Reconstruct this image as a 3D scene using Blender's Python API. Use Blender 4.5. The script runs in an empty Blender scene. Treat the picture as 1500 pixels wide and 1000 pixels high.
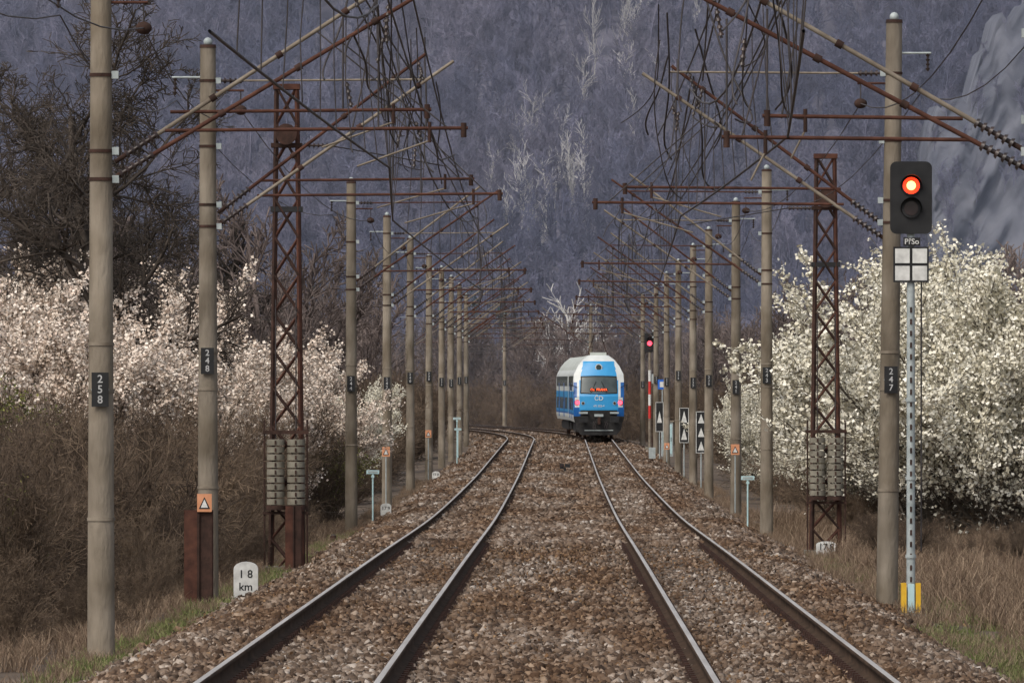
import bpy, math, random
import numpy as np
from mathutils import Vector, Matrix

random.seed(7); R = np.random.default_rng(7)
scene = bpy.context.scene
CAMZ = 3.2
FPX = 12000.0

# ------------------------------------------------------------ terrain functions
_ty = np.arange(-100, 3000, 5.0)
_tz = np.interp(_ty, [0,69,102,135,190,240,293,380,461,660,1000], [1.0,.70,.52,.36,.02,-.08,-.14,-.05,.03,0,0])
_k = np.exp(-0.5*(np.arange(-8,9)/3.0)**2); _k/=_k.sum()
_tzs = np.convolve(np.pad(_tz,8,mode='edge'), _k, mode='valid')
def railz(y): return np.interp(y, _ty, _tzs)
def drift(y):
    y=np.asarray(y,float); d=np.clip(y-455,0,None); dd=np.minimum(d,260)
    return -(dd**2/(2*1500.0) + np.maximum(d-260,0)*0.17)
def wob(x,y): return np.sin(x*1.3+y*.11)*.5+np.sin(x*.47-y*.23+1.3)*.5+np.sin(x*2.9+y*.6)*.25
def groundz(x,y):
    x=np.asarray(x,float); y=np.asarray(y,float)
    rz=railz(y); a=np.abs(x-drift(y)+.12)
    g=np.interp(a,[0,3.7,4.1,5.0,7,12,30,200],[-.235,-.235,-.30,-.60,-.72,-.85,-1.0,-1.0])
    n=wob(x,y)*np.interp(a,[4.2,5.5,12],[0,.05,.15])
    return rz+g+n
def hillz(x,y):
    x=np.asarray(x,float); y=np.asarray(y,float)
    t=np.clip(y-980,0,None)
    base=np.interp(t,[0,40,400,900,1600],[0,5,105,230,260])
    m=1+.12*np.sin(x/55.+.7)+.07*np.sin(x/23.+y/60.)
    return base*m-1.0+ (np.sin(x/9.+y/13.)+np.sin(x/17.-y/11.))*np.clip(t/60,0,1)*.9

# ------------------------------------------------------------ materials
def new_mat(name):
    m=bpy.data.materials.new(name); m.use_nodes=True
    nt=m.node_tree; b=nt.nodes['Principled BSDF']
    return m,nt,b
def mat(name, c1, c2=None, scale=4.0, rough=.85, metal=0, bump=0.0, bscale=None, coord='Object', rand=0.0, stretch=None, spec=.3, detail=6, big=None):
    m,nt,b=new_mat(name)
    b.inputs['Roughness'].default_value=rough; b.inputs['Metallic'].default_value=metal
    b.inputs['Specular IOR Level'].default_value=spec
    if c2 is None: c2=tuple(min(1,c*1.35) for c in c1)
    tc=nt.nodes.new('ShaderNodeTexCoord'); mp=nt.nodes.new('ShaderNodeMapping')
    nt.links.new(tc.outputs[coord],mp.inputs['Vector'])
    if stretch: mp.inputs['Scale'].default_value=stretch
    n=nt.nodes.new('ShaderNodeTexNoise'); n.inputs['Scale'].default_value=scale; n.inputs['Detail'].default_value=detail
    nt.links.new(mp.outputs[0],n.inputs['Vector'])
    r=nt.nodes.new('ShaderNodeValToRGB'); r.color_ramp.elements[0].position=.32; r.color_ramp.elements[1].position=.68
    r.color_ramp.elements[0].color=(*c1,1); r.color_ramp.elements[1].color=(*c2,1)
    nt.links.new(n.outputs['Fac'],r.inputs['Fac'])
    out=r.outputs[0]
    if rand>0:
        oi=nt.nodes.new('ShaderNodeObjectInfo'); mr=nt.nodes.new('ShaderNodeMapRange')
        mr.inputs['To Min'].default_value=1-rand; mr.inputs['To Max'].default_value=1+rand
        nt.links.new(oi.outputs['Random'],mr.inputs['Value'])
        hs=nt.nodes.new('ShaderNodeHueSaturation'); nt.links.new(mr.outputs[0],hs.inputs['Value']); nt.links.new(out,hs.inputs['Color']); out=hs.outputs[0]
    if big:   # large world-space tone patches
        gg=nt.nodes.new('ShaderNodeNewGeometry'); n3=nt.nodes.new('ShaderNodeTexNoise'); n3.inputs['Scale'].default_value=big[0]; n3.inputs['Detail'].default_value=3
        nt.links.new(gg.outputs['Position'],n3.inputs['Vector'])
        r3=nt.nodes.new('ShaderNodeValToRGB'); r3.color_ramp.elements[0].position=.4; r3.color_ramp.elements[1].position=.62
        r3.color_ramp.elements[0].color=(*big[1],1); r3.color_ramp.elements[1].color=(*big[2],1)
        nt.links.new(n3.outputs['Fac'],r3.inputs['Fac'])
        mx=nt.nodes.new('ShaderNodeMix'); mx.data_type='RGBA'; mx.blend_type='MULTIPLY'; mx.inputs['Factor'].default_value=1
        nt.links.new(out,mx.inputs['A']); nt.links.new(r3.outputs[0],mx.inputs['B']); out=mx.outputs['Result']
    nt.links.new(out,b.inputs['Base Color'])
    if bump>0:
        n2=nt.nodes.new('ShaderNodeTexNoise'); n2.inputs['Scale'].default_value=bscale or scale*4; n2.inputs['Detail'].default_value=5
        nt.links.new(mp.outputs[0],n2.inputs['Vector'])
        bp=nt.nodes.new('ShaderNodeBump'); bp.inputs['Strength'].default_value=bump; bp.inputs['Distance'].default_value=.02
        nt.links.new(n2.outputs['Fac'],bp.inputs['Height']); nt.links.new(bp.outputs[0],b.inputs['Normal'])
    return m
def island_mat(name, cols, rough=.9, patch=None):
    m,nt,b=new_mat(name); b.inputs['Roughness'].default_value=rough; b.inputs['Specular IOR Level'].default_value=.25
    g=nt.nodes.new('ShaderNodeNewGeometry'); r=nt.nodes.new('ShaderNodeValToRGB')
    cr=r.color_ramp
    while len(cr.elements)<len(cols): cr.elements.new(.5)
    for i,(p,c) in enumerate(cols):
        cr.elements[i].position=p; cr.elements[i].color=(*c,1)
    nt.links.new(g.outputs['Random Per Island'],r.inputs['Fac'])
    out=r.outputs[0]
    if patch:
        n=nt.nodes.new('ShaderNodeTexNoise'); n.inputs['Scale'].default_value=.35; n.inputs['Detail'].default_value=4
        mp=nt.nodes.new('ShaderNodeMapping'); mp.inputs['Scale'].default_value=(2.2,.18,1)
        nt.links.new(g.outputs['Position'],mp.inputs['Vector']); nt.links.new(mp.outputs[0],n.inputs['Vector'])
        rr=nt.nodes.new('ShaderNodeValToRGB'); rr.color_ramp.elements[0].position=.36; rr.color_ramp.elements[1].position=.60
        nt.links.new(n.outputs['Fac'],rr.inputs['Fac'])
        mx=nt.nodes.new('ShaderNodeMix'); mx.data_type='RGBA'; mx.blend_type='MULTIPLY'
        mx.inputs['B'].default_value=(*patch,1)
        nt.links.new(rr.outputs[0],mx.inputs['Factor']); nt.links.new(out,mx.inputs['A']); out=mx.outputs['Result']
    nt.links.new(out,b.inputs['Base Color'])
    return m
def emis(name,c,s):
    m,nt,b=new_mat(name); b.inputs['Base Color'].default_value=(*c,1)
    b.inputs['Emission Color'].default_value=(*c,1); b.inputs['Emission Strength'].default_value=s
    return m

M={}
M['concrete']=mat('pole_concrete',(.155,.130,.100),(.29,.25,.20),3.5,bump=.7,bscale=25,stretch=(1,1,.3),rand=.14,big=(1.1,(.72,.69,.64),(1.05,1.05,1.05)))
M['concrete2']=mat('weight_concrete',(.15,.135,.105),(.25,.23,.185),5,bump=.4)
M['rust']=mat('rusty_steel',(.050,.021,.015),(.105,.044,.029),6,bump=.3,rough=.9)
M['rustdark']=mat('dark_rust',(.028,.016,.012),(.065,.033,.025),6,bump=.3,rough=.9)
M['tubegrey']=mat('weathered_tube',(.15,.12,.09),(.27,.23,.18),5,rough=.7)
M['insul']=mat('insulator_glaze',(.02,.014,.012),(.05,.03,.025),5,rough=.35,spec=.5)
M['black']=mat('black_paint',(.012,.012,.013),(.025,.025,.026),4,rough=.5)
M['white']=mat('white_paint',(.50,.50,.48),(.74,.74,.71),9,rough=.6)
M['digit']=mat('faded_digits',(.30,.30,.30),(.5,.5,.5),9,rough=.6)
M['wire']=mat('wire',(.035,.03,.03),(.075,.065,.065),3,rough=.6)
M['galv']=mat('galvanised',(.30,.34,.34),(.44,.48,.48),7,rough=.55,metal=.1)
M['yellow']=mat('yellow_paint',(.65,.36,.02),(.75,.46,.04),8,rough=.6)
M['redpaint']=mat('red_paint',(.5,.03,.03),(.6,.05,.04),8,rough=.6)
M['orange']=mat('orange_sign',(.55,.24,.12),(.68,.32,.18),8,rough=.6)
M['bluesign']=mat('blue_sign',(.02,.12,.5),(.03,.15,.6),8,rough=.5)
M['paleblue']=mat('pale_sign',(.42,.6,.62),(.5,.68,.7),8,rough=.6)
M['rail_side']=mat('rail_rust',(.040,.026,.018),(.085,.054,.036),7,bump=.3,rough=.95,stretch=(1,.2,1),spec=.1)
M['rail_top']=mat('rail_polished',(.46,.42,.38),(.64,.60,.56),3,rough=.45,metal=.5,stretch=(3,.1,1))
M['sleeper']=mat('sleeper_concrete',(.08,.062,.05),(.15,.12,.095),5,bump=.4)
M['stone']=island_mat('ballast_stone',[(0,(.058,.039,.028)),(.35,(.148,.106,.078)),(.7,(.24,.187,.147)),(.93,(.35,.295,.25)),(1,(.56,.51,.46))],patch=(.62,.49,.38))
M['leaflitter']=island_mat('dead_leaf',[(0,(.06,.035,.02)),(.5,(.18,.10,.05)),(1,(.32,.21,.12))])
M['bark']=mat('bark_dark',(.035,.028,.023),(.085,.068,.056),5,rand=.25)
M['bbark']=mat('blossom_bush_bark',(.09,.075,.06),(.18,.15,.12),5,rand=.2)
M['brush']=mat('brush_twigs',(.085,.062,.046),(.205,.155,.115),3,rand=.4,big=(.25,(.62,.58,.55),(1.12,1.08,1.0)))
M['hazebark']=mat('haze_tinted_bark',(.125,.130,.195),(.215,.210,.285),.3,rand=.22,big=(.035,(.72,.76,.84),(1.15,1.10,1.08)))  # blue, lifted tone paints distance haze into the bark colour
M['midbark']=mat('mid_bark',(.10,.078,.074),(.195,.155,.14),.5,rand=.3)
M['birch']=mat('birch_bark',(.62,.60,.58),(.8,.78,.76),2,rand=.1)
M['farbirch']=mat('far_birch_bark',(.42,.41,.42),(.62,.60,.60),2,rand=.25)
M['blossom']=island_mat('blossom',[(0,(.60,.55,.42)),(.4,(.79,.75,.62)),(1,(.92,.89,.79))])
M['blossompink']=island_mat('blossom_pink',[(0,(.60,.48,.40)),(.5,(.79,.68,.58)),(1,(.91,.83,.74))])
M['leafy']=island_mat('young_leaves',[(0,(.07,.09,.02)),(.6,(.15,.16,.045)),(1,(.27,.26,.08))])
M['needle']=island_mat('needles',[(0,(.018,.038,.032)),(1,(.042,.08,.062))])
M['drygrass']=island_mat('dry_grass',[(0,(.10,.064,.044)),(.5,(.21,.148,.102)),(1,(.37,.28,.195))])
M['greengrass']=island_mat('green_grass',[(0,(.08,.10,.03)),(.6,(.15,.175,.06)),(1,(.28,.27,.13))])
M['ground']=mat('soil',(.060,.043,.032),(.15,.112,.078),.6,bump=.6,bscale=6)
M['hill']=mat('haze_tinted_hill_soil',(.10,.10,.14),(.15,.145,.19),.05)  # soil colour carries painted blue haze, close to the trees for low contrast
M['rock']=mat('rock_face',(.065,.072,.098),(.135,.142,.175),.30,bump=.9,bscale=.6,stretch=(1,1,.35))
M['t_blue']=mat('train_light_blue',(.03,.28,.58),(.035,.31,.63),3,rough=.35,spec=.5)
M['t_dblue']=mat('train_dark_blue',(.012,.10,.34),(.015,.12,.38),3,rough=.35,spec=.5)
M['t_white']=mat('train_white',(.56,.59,.58),(.68,.71,.69),2,rough=.4,spec=.5)
M['t_roof']=mat('train_roof',(.42,.45,.42),(.53,.56,.52),2,rough=.6)
M['t_glass']=mat('train_glass',(.03,.045,.045),(.06,.08,.078),2,rough=.15,spec=.6)  # grey-green of the reflected sky is put into the glass colour
M['t_dark']=mat('train_underframe',(.015,.015,.016),(.035,.033,.032),5,rough=.7)
M['lampred']=emis('lit_red',(1.0,.035,.008),2.2)
M['lampcore']=emis('lit_core',(1.0,.40,.12),5)
M['led']=emis('led_orange',(1.0,.12,.03),1.6)
M['tail']=emis('tail_red',(1.0,.06,.10),3.2)
M['lens']=mat('dark_lens',(.03,.02,.02),(.05,.03,.03),3,rough=.2,spec=.6)

# ------------------------------------------------------------ mesh builder
_txt={}
def text_mesh(s):
    if s in _txt: return _txt[s]
    c=bpy.data.curves.new('t','FONT'); c.body=s; c.align_x='CENTER'; c.align_y='CENTER'; c.size=1; c.offset=.012; c.resolution_u=3
    o=bpy.data.objects.new('t',c); scene.collection.objects.link(o)
    bpy.context.view_layer.update()
    me=bpy.data.meshes.new_from_object(o)
    v=[tuple(x.co) for x in me.vertices]; f=[tuple(p.vertices) for p in me.polygons]
    bpy.data.objects.remove(o); bpy.data.curves.remove(c); bpy.data.meshes.remove(me)
    _txt[s]=(v,f); return v,f
class B:
    def __init__(s): s.v=[];s.f=[];s.m=[];s.sm=[];s.mats=[]
    def mi(s,k):
        if k not in s.mats: s.mats.append(k)
        return s.mats.index(k)
    def add(s,vs,fs,k,smooth=False):
        o=len(s.v); s.v+= [tuple(v) for v in vs]; i=s.mi(k)
        for f in fs: s.f.append(tuple(a+o for a in f)); s.m.append(i); s.sm.append(smooth)
    def box(s,c,d,k,rot=None,bev=0):
        x,y,z=[a/2 for a in d]
        vs=[Vector((sx*x,sy*y,sz*z)) for sz in(-1,1) for sy in(-1,1) for sx in(-1,1)]
        if rot is not None: vs=[rot@v for v in vs]
        vs=[v+Vector(c) for v in vs]
        s.add(vs,[(0,2,3,1),(4,5,7,6),(0,1,5,4),(2,6,7,3),(0,4,6,2),(1,3,7,5)],k)
    def cyl(s,p0,p1,r0,r1,k,n=10,caps=True,smooth=True):
        p0=Vector(p0);p1=Vector(p1);d=(p1-p0)
        if d.length<1e-6:return
        d.normalize(); a=d.orthogonal().normalized(); b=d.cross(a)
        vs=[]
        for p,r in((p0,r0),(p1,r1)):
            for i in range(n):
                t=2*math.pi*(i+.5)/n; vs.append(p+a*(r*math.cos(t))+b*(r*math.sin(t)))
        fs=[(i,(i+1)%n,n+(i+1)%n,n+i) for i in range(n)]
        s.add(vs,fs,k,smooth)
        if caps: s.add(vs,[tuple(range(n))[::-1],tuple(range(n,2*n))],k)
    def path(s,pts,r,k,n=4):
        for a,b in zip(pts[:-1],pts[1:]): s.cyl(a,b,r,r,k,n,False)
    def insul(s,p0,p1,r,k='insul',nd=6):
        p0=Vector(p0);p1=Vector(p1); s.cyl(p0,p1,r*.45,r*.45,k,8)
        for i in range(nd):
            a=p0.lerp(p1,(i+.35)/nd); b=p0.lerp(p1,(i+.75)/nd); s.cyl(a,b,r,r*.7,k,10)
    def ball(s,c,r,k,n=10,m=6,sq=(1,1,1)):
        vs=[];fs=[]
        for j in range(m+1):
            ph=math.pi*j/m
            for i in range(n):
                t=2*math.pi*i/n; vs.append((c[0]+sq[0]*r*math.sin(ph)*math.cos(t),c[1]+sq[1]*r*math.sin(ph)*math.sin(t),c[2]+sq[2]*r*math.cos(ph)))
        for j in range(m):
            for i in range(n): fs.append((j*n+i,j*n+(i+1)%n,(j+1)*n+(i+1)%n,(j+1)*n+i))
        s.add(vs,fs,k,True)
    def prism(s,pts,y0,y1,k):   # outline in xz, extruded in y
        n=len(pts); vs=[(p[0],y0,p[1]) for p in pts]+[(p[0],y1,p[1]) for p in pts]
        s.add(vs,[tuple(range(n)),tuple(range(n,2*n))[::-1]]+[(i,n+i,n+(i+1)%n,(i+1)%n) for i in range(n)],k)
    def text(s,t,c,size,k):
        v,f=text_mesh(t); s.add([(c[0]+a[0]*size,c[1]-a[2],c[2]+a[1]*size) for a in v],f,k)
    def make(s,name,xf=None):
        me=bpy.data.meshes.new(name); me.from_pydata(s.v,[],s.f)
        for k in s.mats: me.materials.append(M[k])
        me.polygons.foreach_set('material_index',s.m); me.polygons.foreach_set('use_smooth',s.sm); me.update()
        o=bpy.data.objects.new(name,me); scene.collection.objects.link(o)
        if xf is not None: o.matrix_world=xf
        return o

def np_mesh(name,V,F,mats,mi=None,link=True):
    me=bpy.data.meshes.new(name); k=F.shape[1]
    me.vertices.add(len(V)); me.vertices.foreach_set('co',V.astype(np.float32).ravel())
    me.loops.add(F.size); me.loops.foreach_set('vertex_index',F.astype(np.int32).ravel())
    me.polygons.add(len(F)); me.polygons.foreach_set('loop_start',np.arange(0,F.size,k,dtype=np.int32))
    for m in mats: me.materials.append(M[m])
    if mi is not None: me.polygons.foreach_set('material_index',mi.astype(np.int32))
    me.update(calc_edges=True)
    o=bpy.data.objects.new(name,me)
    if link: scene.collection.objects.link(o)
    return o

# ------------------------------------------------------------ vegetation generators
def norm(v): return v/(np.linalg.norm(v)+1e-9)
def grow(rng,p,d,L,r,lv,cfg,segs):
    n=cfg['n'][lv]; mx=len(cfg['n'])-1; step=L/n
    for i in range(n):
        d=norm(d+rng.normal(0,cfg['jit'][lv],3)+np.array([0,0,cfg['up'][lv]]))
        q=p+d*step; r1=r*(1-.62*(i+1)/n) if lv<mx else r*.7
        r0=r*(1-.62*i/n) if lv<mx else r
        segs.append((*p,*q,r0,r1,lv))
        if lv<mx and (i+1)/n>cfg['st'][lv]:
            for _ in range(cfg['k'][lv]):
                a=math.radians(rng.uniform(*cfg['ang'])); pr=norm(np.cross(d,rng.normal(0,1,3)))
                dd=norm(d*math.cos(a)+pr*math.sin(a))
                t=rng.uniform(0,1)
                grow(rng,p+(q-p)*t,dd,L*cfg['rat'][lv]*rng.uniform(.6,1.15)*(1.15-.5*i/n),max(r1*.62,cfg['rmin']),lv+1,cfg,segs)
        p=q
def seg_mesh(S,n=3):
    S=np.asarray(S); p0=S[:,0:3];p1=S[:,3:6];d=p1-p0; L=np.linalg.norm(d,axis=1,keepdims=True)+1e-9; d=d/L
    ref=np.where(np.abs(d[:,2:3])>.9,[[1.,0,0]],[[0,0,1.]]); a=np.cross(d,ref); a/=np.linalg.norm(a,axis=1,keepdims=True); b=np.cross(d,a)
    V=np.zeros((len(S),2*n,3))
    for i in range(n):
        t=2*math.pi*i/n; o=a*math.cos(t)+b*math.sin(t)
        V[:,i]=p0+o*S[:,6:7]; V[:,n+i]=p1+o*S[:,7:8]
    base=(np.arange(len(S))*2*n)[:,None]
    F=np.concatenate([base+np.array([[i,(i+1)%n,n+(i+1)%n,n+i]]) for i in range(n)])
    return V.reshape(-1,3),F
def quads(P,size,rng):
    n=len(P); a=rng.normal(0,1,(n,3)); a/=np.linalg.norm(a,axis=1,keepdims=True)
    c=rng.normal(0,1,(n,3)); b=np.cross(a,c); b/=np.linalg.norm(b,axis=1,keepdims=True)
    s=size[:,None]/2; V=np.stack([P-a*s-b*s*.7,P+a*s-b*s*.8,P+a*s*.8+b*s,P-a*s*.7+b*s*.9],1)
    F=np.arange(n*4).reshape(n,4); return V.reshape(-1,3),F
def plant(name,rng,stems,cfg,bark,leaf=None,nleaf=0,lsize=(.04,.08),spread=.03,lmin=None,rbase=.05,H=5,tilt=.5,sd=.3,link=False):
    segs=[]
    for s in range(stems):
        th=rng.uniform(0,2*math.pi); t=tilt*rng.uniform(.2,1) if stems>1 else rng.uniform(0,.06)
        d=norm(np.array([math.cos(th)*t,math.sin(th)*t,1.])); p=np.array([math.cos(th)*sd*rng.uniform(0,1),math.sin(th)*sd*rng.uniform(0,1),-.15]) if stems>1 else np.array([0,0,-.2])
        grow(rng,p,d,H*rng.uniform(.8,1.1),rbase*rng.uniform(.7,1.1),0,cfg,segs)
    S=np.array(segs); V,F=seg_mesh(S); mi=np.zeros(len(F)); mats=[bark]
    if leaf:
        lm=lmin if lmin is not None else len(cfg['n'])-2
        T=S[S[:,8]>=lm]; L=np.linalg.norm(T[:,3:6]-T[:,0:3],axis=1)
        zc=(T[:,2]+T[:,5])/2; L=L*np.clip((zc-.7)/1.5,.04,1)
        idx=rng.choice(len(T),nleaf,p=L/L.sum())
        t=rng.uniform(0,1,(nleaf,1)); P=T[idx,0:3]*(1-t)+T[idx,3:6]*t+rng.normal(0,spread,(nleaf,3))
        V2,F2=quads(P,rng.uniform(lsize[0],lsize[1],nleaf),rng)
        F=np.concatenate([F,F2+len(V)]); V=np.concatenate([V,V2]); mi=np.concatenate([mi,np.ones(nleaf)]); mats.append(leaf)
    print(name,len(S))
    o=np_mesh(name,V,F,mats,mi,link=link); return o

cfg_bush=dict(n=[5,4,3,2],jit=[.12,.16,.2,.25],up=[.08,.06,.05,.04],st=[.15,.1,.1],k=[2,2,1],ang=(20,55),rat=[.5,.5,.5],rmin=.007)
cfg_bloss=dict(n=[7,5,4,2],jit=[.07,.09,.08,.10],up=[.02,.05,.07,.05],st=[.25,.1,.1],k=[2,2,1],ang=(18,50),rat=[.50,.5,.5],rmin=.007)
cfg_tree=dict(n=[8,6,5,3,2],jit=[.07,.16,.2,.22,.25],up=[.04,.05,.05,.05,.03],st=[.3,.2,.15,.1],k=[2,2,2,2],ang=(28,65),rat=[.5,.5,.5,.5],rmin=.009)
cfg_far=dict(n=[6,4,3,1],jit=[.05,.13,.16,.2],up=[.05,.10,.10,.08],st=[.2,.15,.1],k=[2,2,2],ang=(22,50),rat=[.42,.48,.5],rmin=.03)
cfg_birch=dict(n=[8,4,3],jit=[.05,.10,.14],up=[.06,.12,.08],st=[.25,.2],k=[2,2],ang=(20,42),rat=[.38,.45],rmin=.035)

def T(seed): return np.random.default_rng(seed)
bush_t=[plant('tpl_bush_%d'%i,T(10+i),9,cfg_bush,'brush',H=2.6,rbase=.028,tilt=.6,sd=.5) for i in range(4)]
bl_t=[plant('tpl_bl_%d'%i,T(30+i),11,cfg_bloss,'bbark','blossom',90000,(.030,.065),.038,lmin=1,H=4.2,rbase=.06,tilt=.95,sd=.4) for i in range(2)]
blp_t=[plant('tpl_blp_%d'%i,T(40+i),11,cfg_bloss,'bbark','blossompink',90000,(.030,.070),.05,lmin=1,H=4.2,rbase=.06,tilt=.95,sd=.4) for i in range(2)]
far_t=[plant('tpl_far_%d'%i,T(50+i),1,cfg_far,'hazebark',H=9,rbase=.16) for i in range(5)]
mid_t=[plant('tpl_mid_%d'%i,T(60+i),1,cfg_far,'midbark',H=9,rbase=.15) for i in range(4)]
birch_t=[plant('tpl_birch_%d'%i,T(70+i),1,cfg_birch,'birch',H=10,rbase=.13) for i in range(2)]
fbirch_t=[plant('tpl_fbirch_%d'%i,T(74+i),1,cfg_birch,'farbirch',H=10,rbase=.13) for i in range(2)]
leafb_t=[plant('tpl_leafb_0',T(80),9,cfg_bush,'brush','leafy',5000,(.025,.05),.04,H=2.4,rbase=.025,tilt=.5,sd=.4)]
def conifer(name,rng,H=10):
    segs=[(0,0,-.2,0,0,H,.14,.02,0)]; P=[];Sz=[]
    z=1.0
    while z<H:
        L=(H-z)*.24+.25
        for k in range(9):
            th=rng.uniform(0,6.28); l=L*rng.uniform(.7,1.1); e=np.array([math.cos(th)*l,math.sin(th)*l,z-.25*l])
            segs.append((0,0,z,*e,.03,.01,1))
            for t in np.linspace(.15,1,7):
                for _ in range(3):
                    P.append(np.array([e[0]*t,e[1]*t,z+(e[2]-z)*t])+rng.normal(0,.12,3)); Sz.append(rng.uniform(.18,.4))
        z+=.38
    V,F=seg_mesh(np.array(segs)); V2,F2=quads(np.array(P),np.array(Sz),rng)
    return np_mesh(name,np.concatenate([V,V2]),np.concatenate([F,F2+len(V)]),['midbark','needle'],np.concatenate([np.zeros(len(F)),np.ones(len(F2))]),link=False)
con_t=[conifer('tpl_con_%d'%i,T(90+i)) for i in range(2)]
def grass_clump(name,rng,matn,h=(.2,.55),n=60,rad=.22):
    V=[];F=[]
    for i in range(n):
        th=rng.uniform(0,6.28); r=rad*math.sqrt(rng.uniform()); b=np.array([r*math.cos(th),r*math.sin(th),-.03]); L=rng.uniform(*h)
        d=norm(np.array([rng.normal(0,.35),rng.normal(0,.35),1])); w=norm(np.array([rng.normal(),rng.normal(),0]))*.006
        m=b+d*L*.6; d2=norm(d+np.array([rng.normal(0,.5),rng.normal(0,.5),-.2])); e=m+d2*L*.4
        o=len(V); V+=[b-w,b+w,m+w*.8,m-w*.8,e+w*.3,e-w*.3]; F+=[(o,o+1,o+2,o+3),(o+3,o+2,o+4,o+5)]
    return np_mesh(name,np.array(V),np.array(F),[matn],link=False)
gr_t=[grass_clump('tpl_gr_%d'%i,T(100+i),'drygrass') for i in range(3)]
gg_t=[grass_clump('tpl_gg_%d'%i,T(110+i),'greengrass',h=(.06,.2)) for i in range(2)]

def scatter(name,tpls,P,rot,sc,idx):
    P=np.asarray(P,float); n=len(P)
    col=bpy.data.collections.new('src_'+name)
    for t in tpls: col.objects.link(t)
    me=bpy.data.meshes.new(name); me.vertices.add(n); me.vertices.foreach_set('co',P.astype(np.float32).ravel())
    a=me.attributes.new('irot','FLOAT_VECTOR','POINT'); a.data.foreach_set('vector',np.asarray(rot,np.float32).ravel())
    a=me.attributes.new('iscl','FLOAT_VECTOR','POINT'); a.data.foreach_set('vector',np.asarray(sc,np.float32).ravel())
    a=me.attributes.new('iidx','INT','POINT'); a.data.foreach_set('value',np.asarray(idx,np.int32))
    o=bpy.data.objects.new(name,me); scene.collection.objects.link(o)
    ng=bpy.data.node_groups.new('gn_'+name,'GeometryNodeTree')
    ng.interface.new_socket('Geometry',in_out='INPUT',socket_type='NodeSocketGeometry')
    ng.interface.new_socket('Geometry',in_out='OUTPUT',socket_type='NodeSocketGeometry')
    N=ng.nodes; gi=N.new('NodeGroupInput'); go=N.new('NodeGroupOutput')
    ci=N.new('GeometryNodeCollectionInfo'); ci.inputs['Collection'].default_value=col
    ci.inputs['Separate Children'].default_value=True; ci.inputs['Reset Children'].default_value=True
    ip=N.new('GeometryNodeInstanceOnPoints'); ip.inputs['Pick Instance'].default_value=True
    def na(nm,ty):
        x=N.new('GeometryNodeInputNamedAttribute'); x.data_type=ty; x.inputs['Name'].default_value=nm
        return [s for s in x.outputs if s.enabled and s.name=='Attribute'][0]
    ng.links.new(gi.outputs[0],ip.inputs['Points']); ng.links.new(ci.outputs[0],ip.inputs['Instance'])
    ng.links.new(na('irot','FLOAT_VECTOR'),ip.inputs['Rotation']); ng.links.new(na('iscl','FLOAT_VECTOR'),ip.inputs['Scale'])
    ng.links.new(na('iidx','INT'),ip.inputs['Instance Index'])
    ng.links.new(ip.outputs[0],go.inputs[0])
    md=o.modifiers.new('inst','NODES'); md.node_group=ng
    return o
def scat_xy(name,tpls,x,y,zf,smin,smax,rng=R,tilt=.06,hx=None):
    n=len(x); s=rng.uniform(smin,smax,n) if hx is None else hx
    rot=np.stack([rng.normal(0,tilt,n),rng.normal(0,tilt,n),rng.uniform(0,6.28,n)],1)
    sc=np.stack([s*rng.uniform(.85,1.15,n),s*rng.uniform(.85,1.15,n),s],1)
    return scatter(name,tpls,np.stack([x,y,zf(x,y)],1),rot,sc,rng.integers(0,len(tpls),n))
def single(name,tpl,x,y,h,base_h,rz=0,wid=1.0,zoff=0):
    o=bpy.data.objects.new(name,tpl.data); s=h/base_h; o.scale=(s*wid,s*wid,s)
    o.location=(x,y,float(groundz(x,y))+zoff); o.rotation_euler=(0,0,rz); scene.collection.objects.link(o); return o
def meshH(o): return max(v.co.z for v in o.data.vertices)

# ------------------------------------------------------------ ground sheet
ys=np.concatenate([np.arange(20,460,2.5),np.arange(460,1000,8),np.geomspace(1000,9000,24)])
us=np.concatenate([-np.geomspace(1500,12.5,22),np.arange(-12,-5,.5),np.arange(-5,5.01,.25),np.arange(5.5,12.1,.5),np.geomspace(12.5,1500,22)])
UU,YY=np.meshgrid(us,ys); XX=UU+drift(YY)*np.exp(-np.abs(UU)/60); ZZ=groundz(XX,YY)
V=np.stack([XX,YY,ZZ],-1).reshape(-1,3); nu=len(us); ii,jj=np.meshgrid(np.arange(len(ys)-1),np.arange(nu-1),indexing='ij')
b0=(ii*nu+jj).ravel(); F=np.stack([b0,b0+1,b0+nu+1,b0+nu],1)
g=np_mesh('ground',V,F,['ground']); g.data.polygons.foreach_set('use_smooth',np.ones(len(F),bool))

# ------------------------------------------------------------ hill
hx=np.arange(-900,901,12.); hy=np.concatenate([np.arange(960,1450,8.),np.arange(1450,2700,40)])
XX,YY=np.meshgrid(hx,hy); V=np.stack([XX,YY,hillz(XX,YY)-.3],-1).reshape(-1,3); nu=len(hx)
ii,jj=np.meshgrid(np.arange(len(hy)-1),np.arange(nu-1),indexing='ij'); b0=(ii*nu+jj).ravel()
h=np_mesh('forested_hill',V,np.stack([b0,b0+1,b0+nu+1,b0+nu],1),['hill']); h.data.polygons.foreach_set('use_smooth',np.ones(len(b0),bool))
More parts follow.
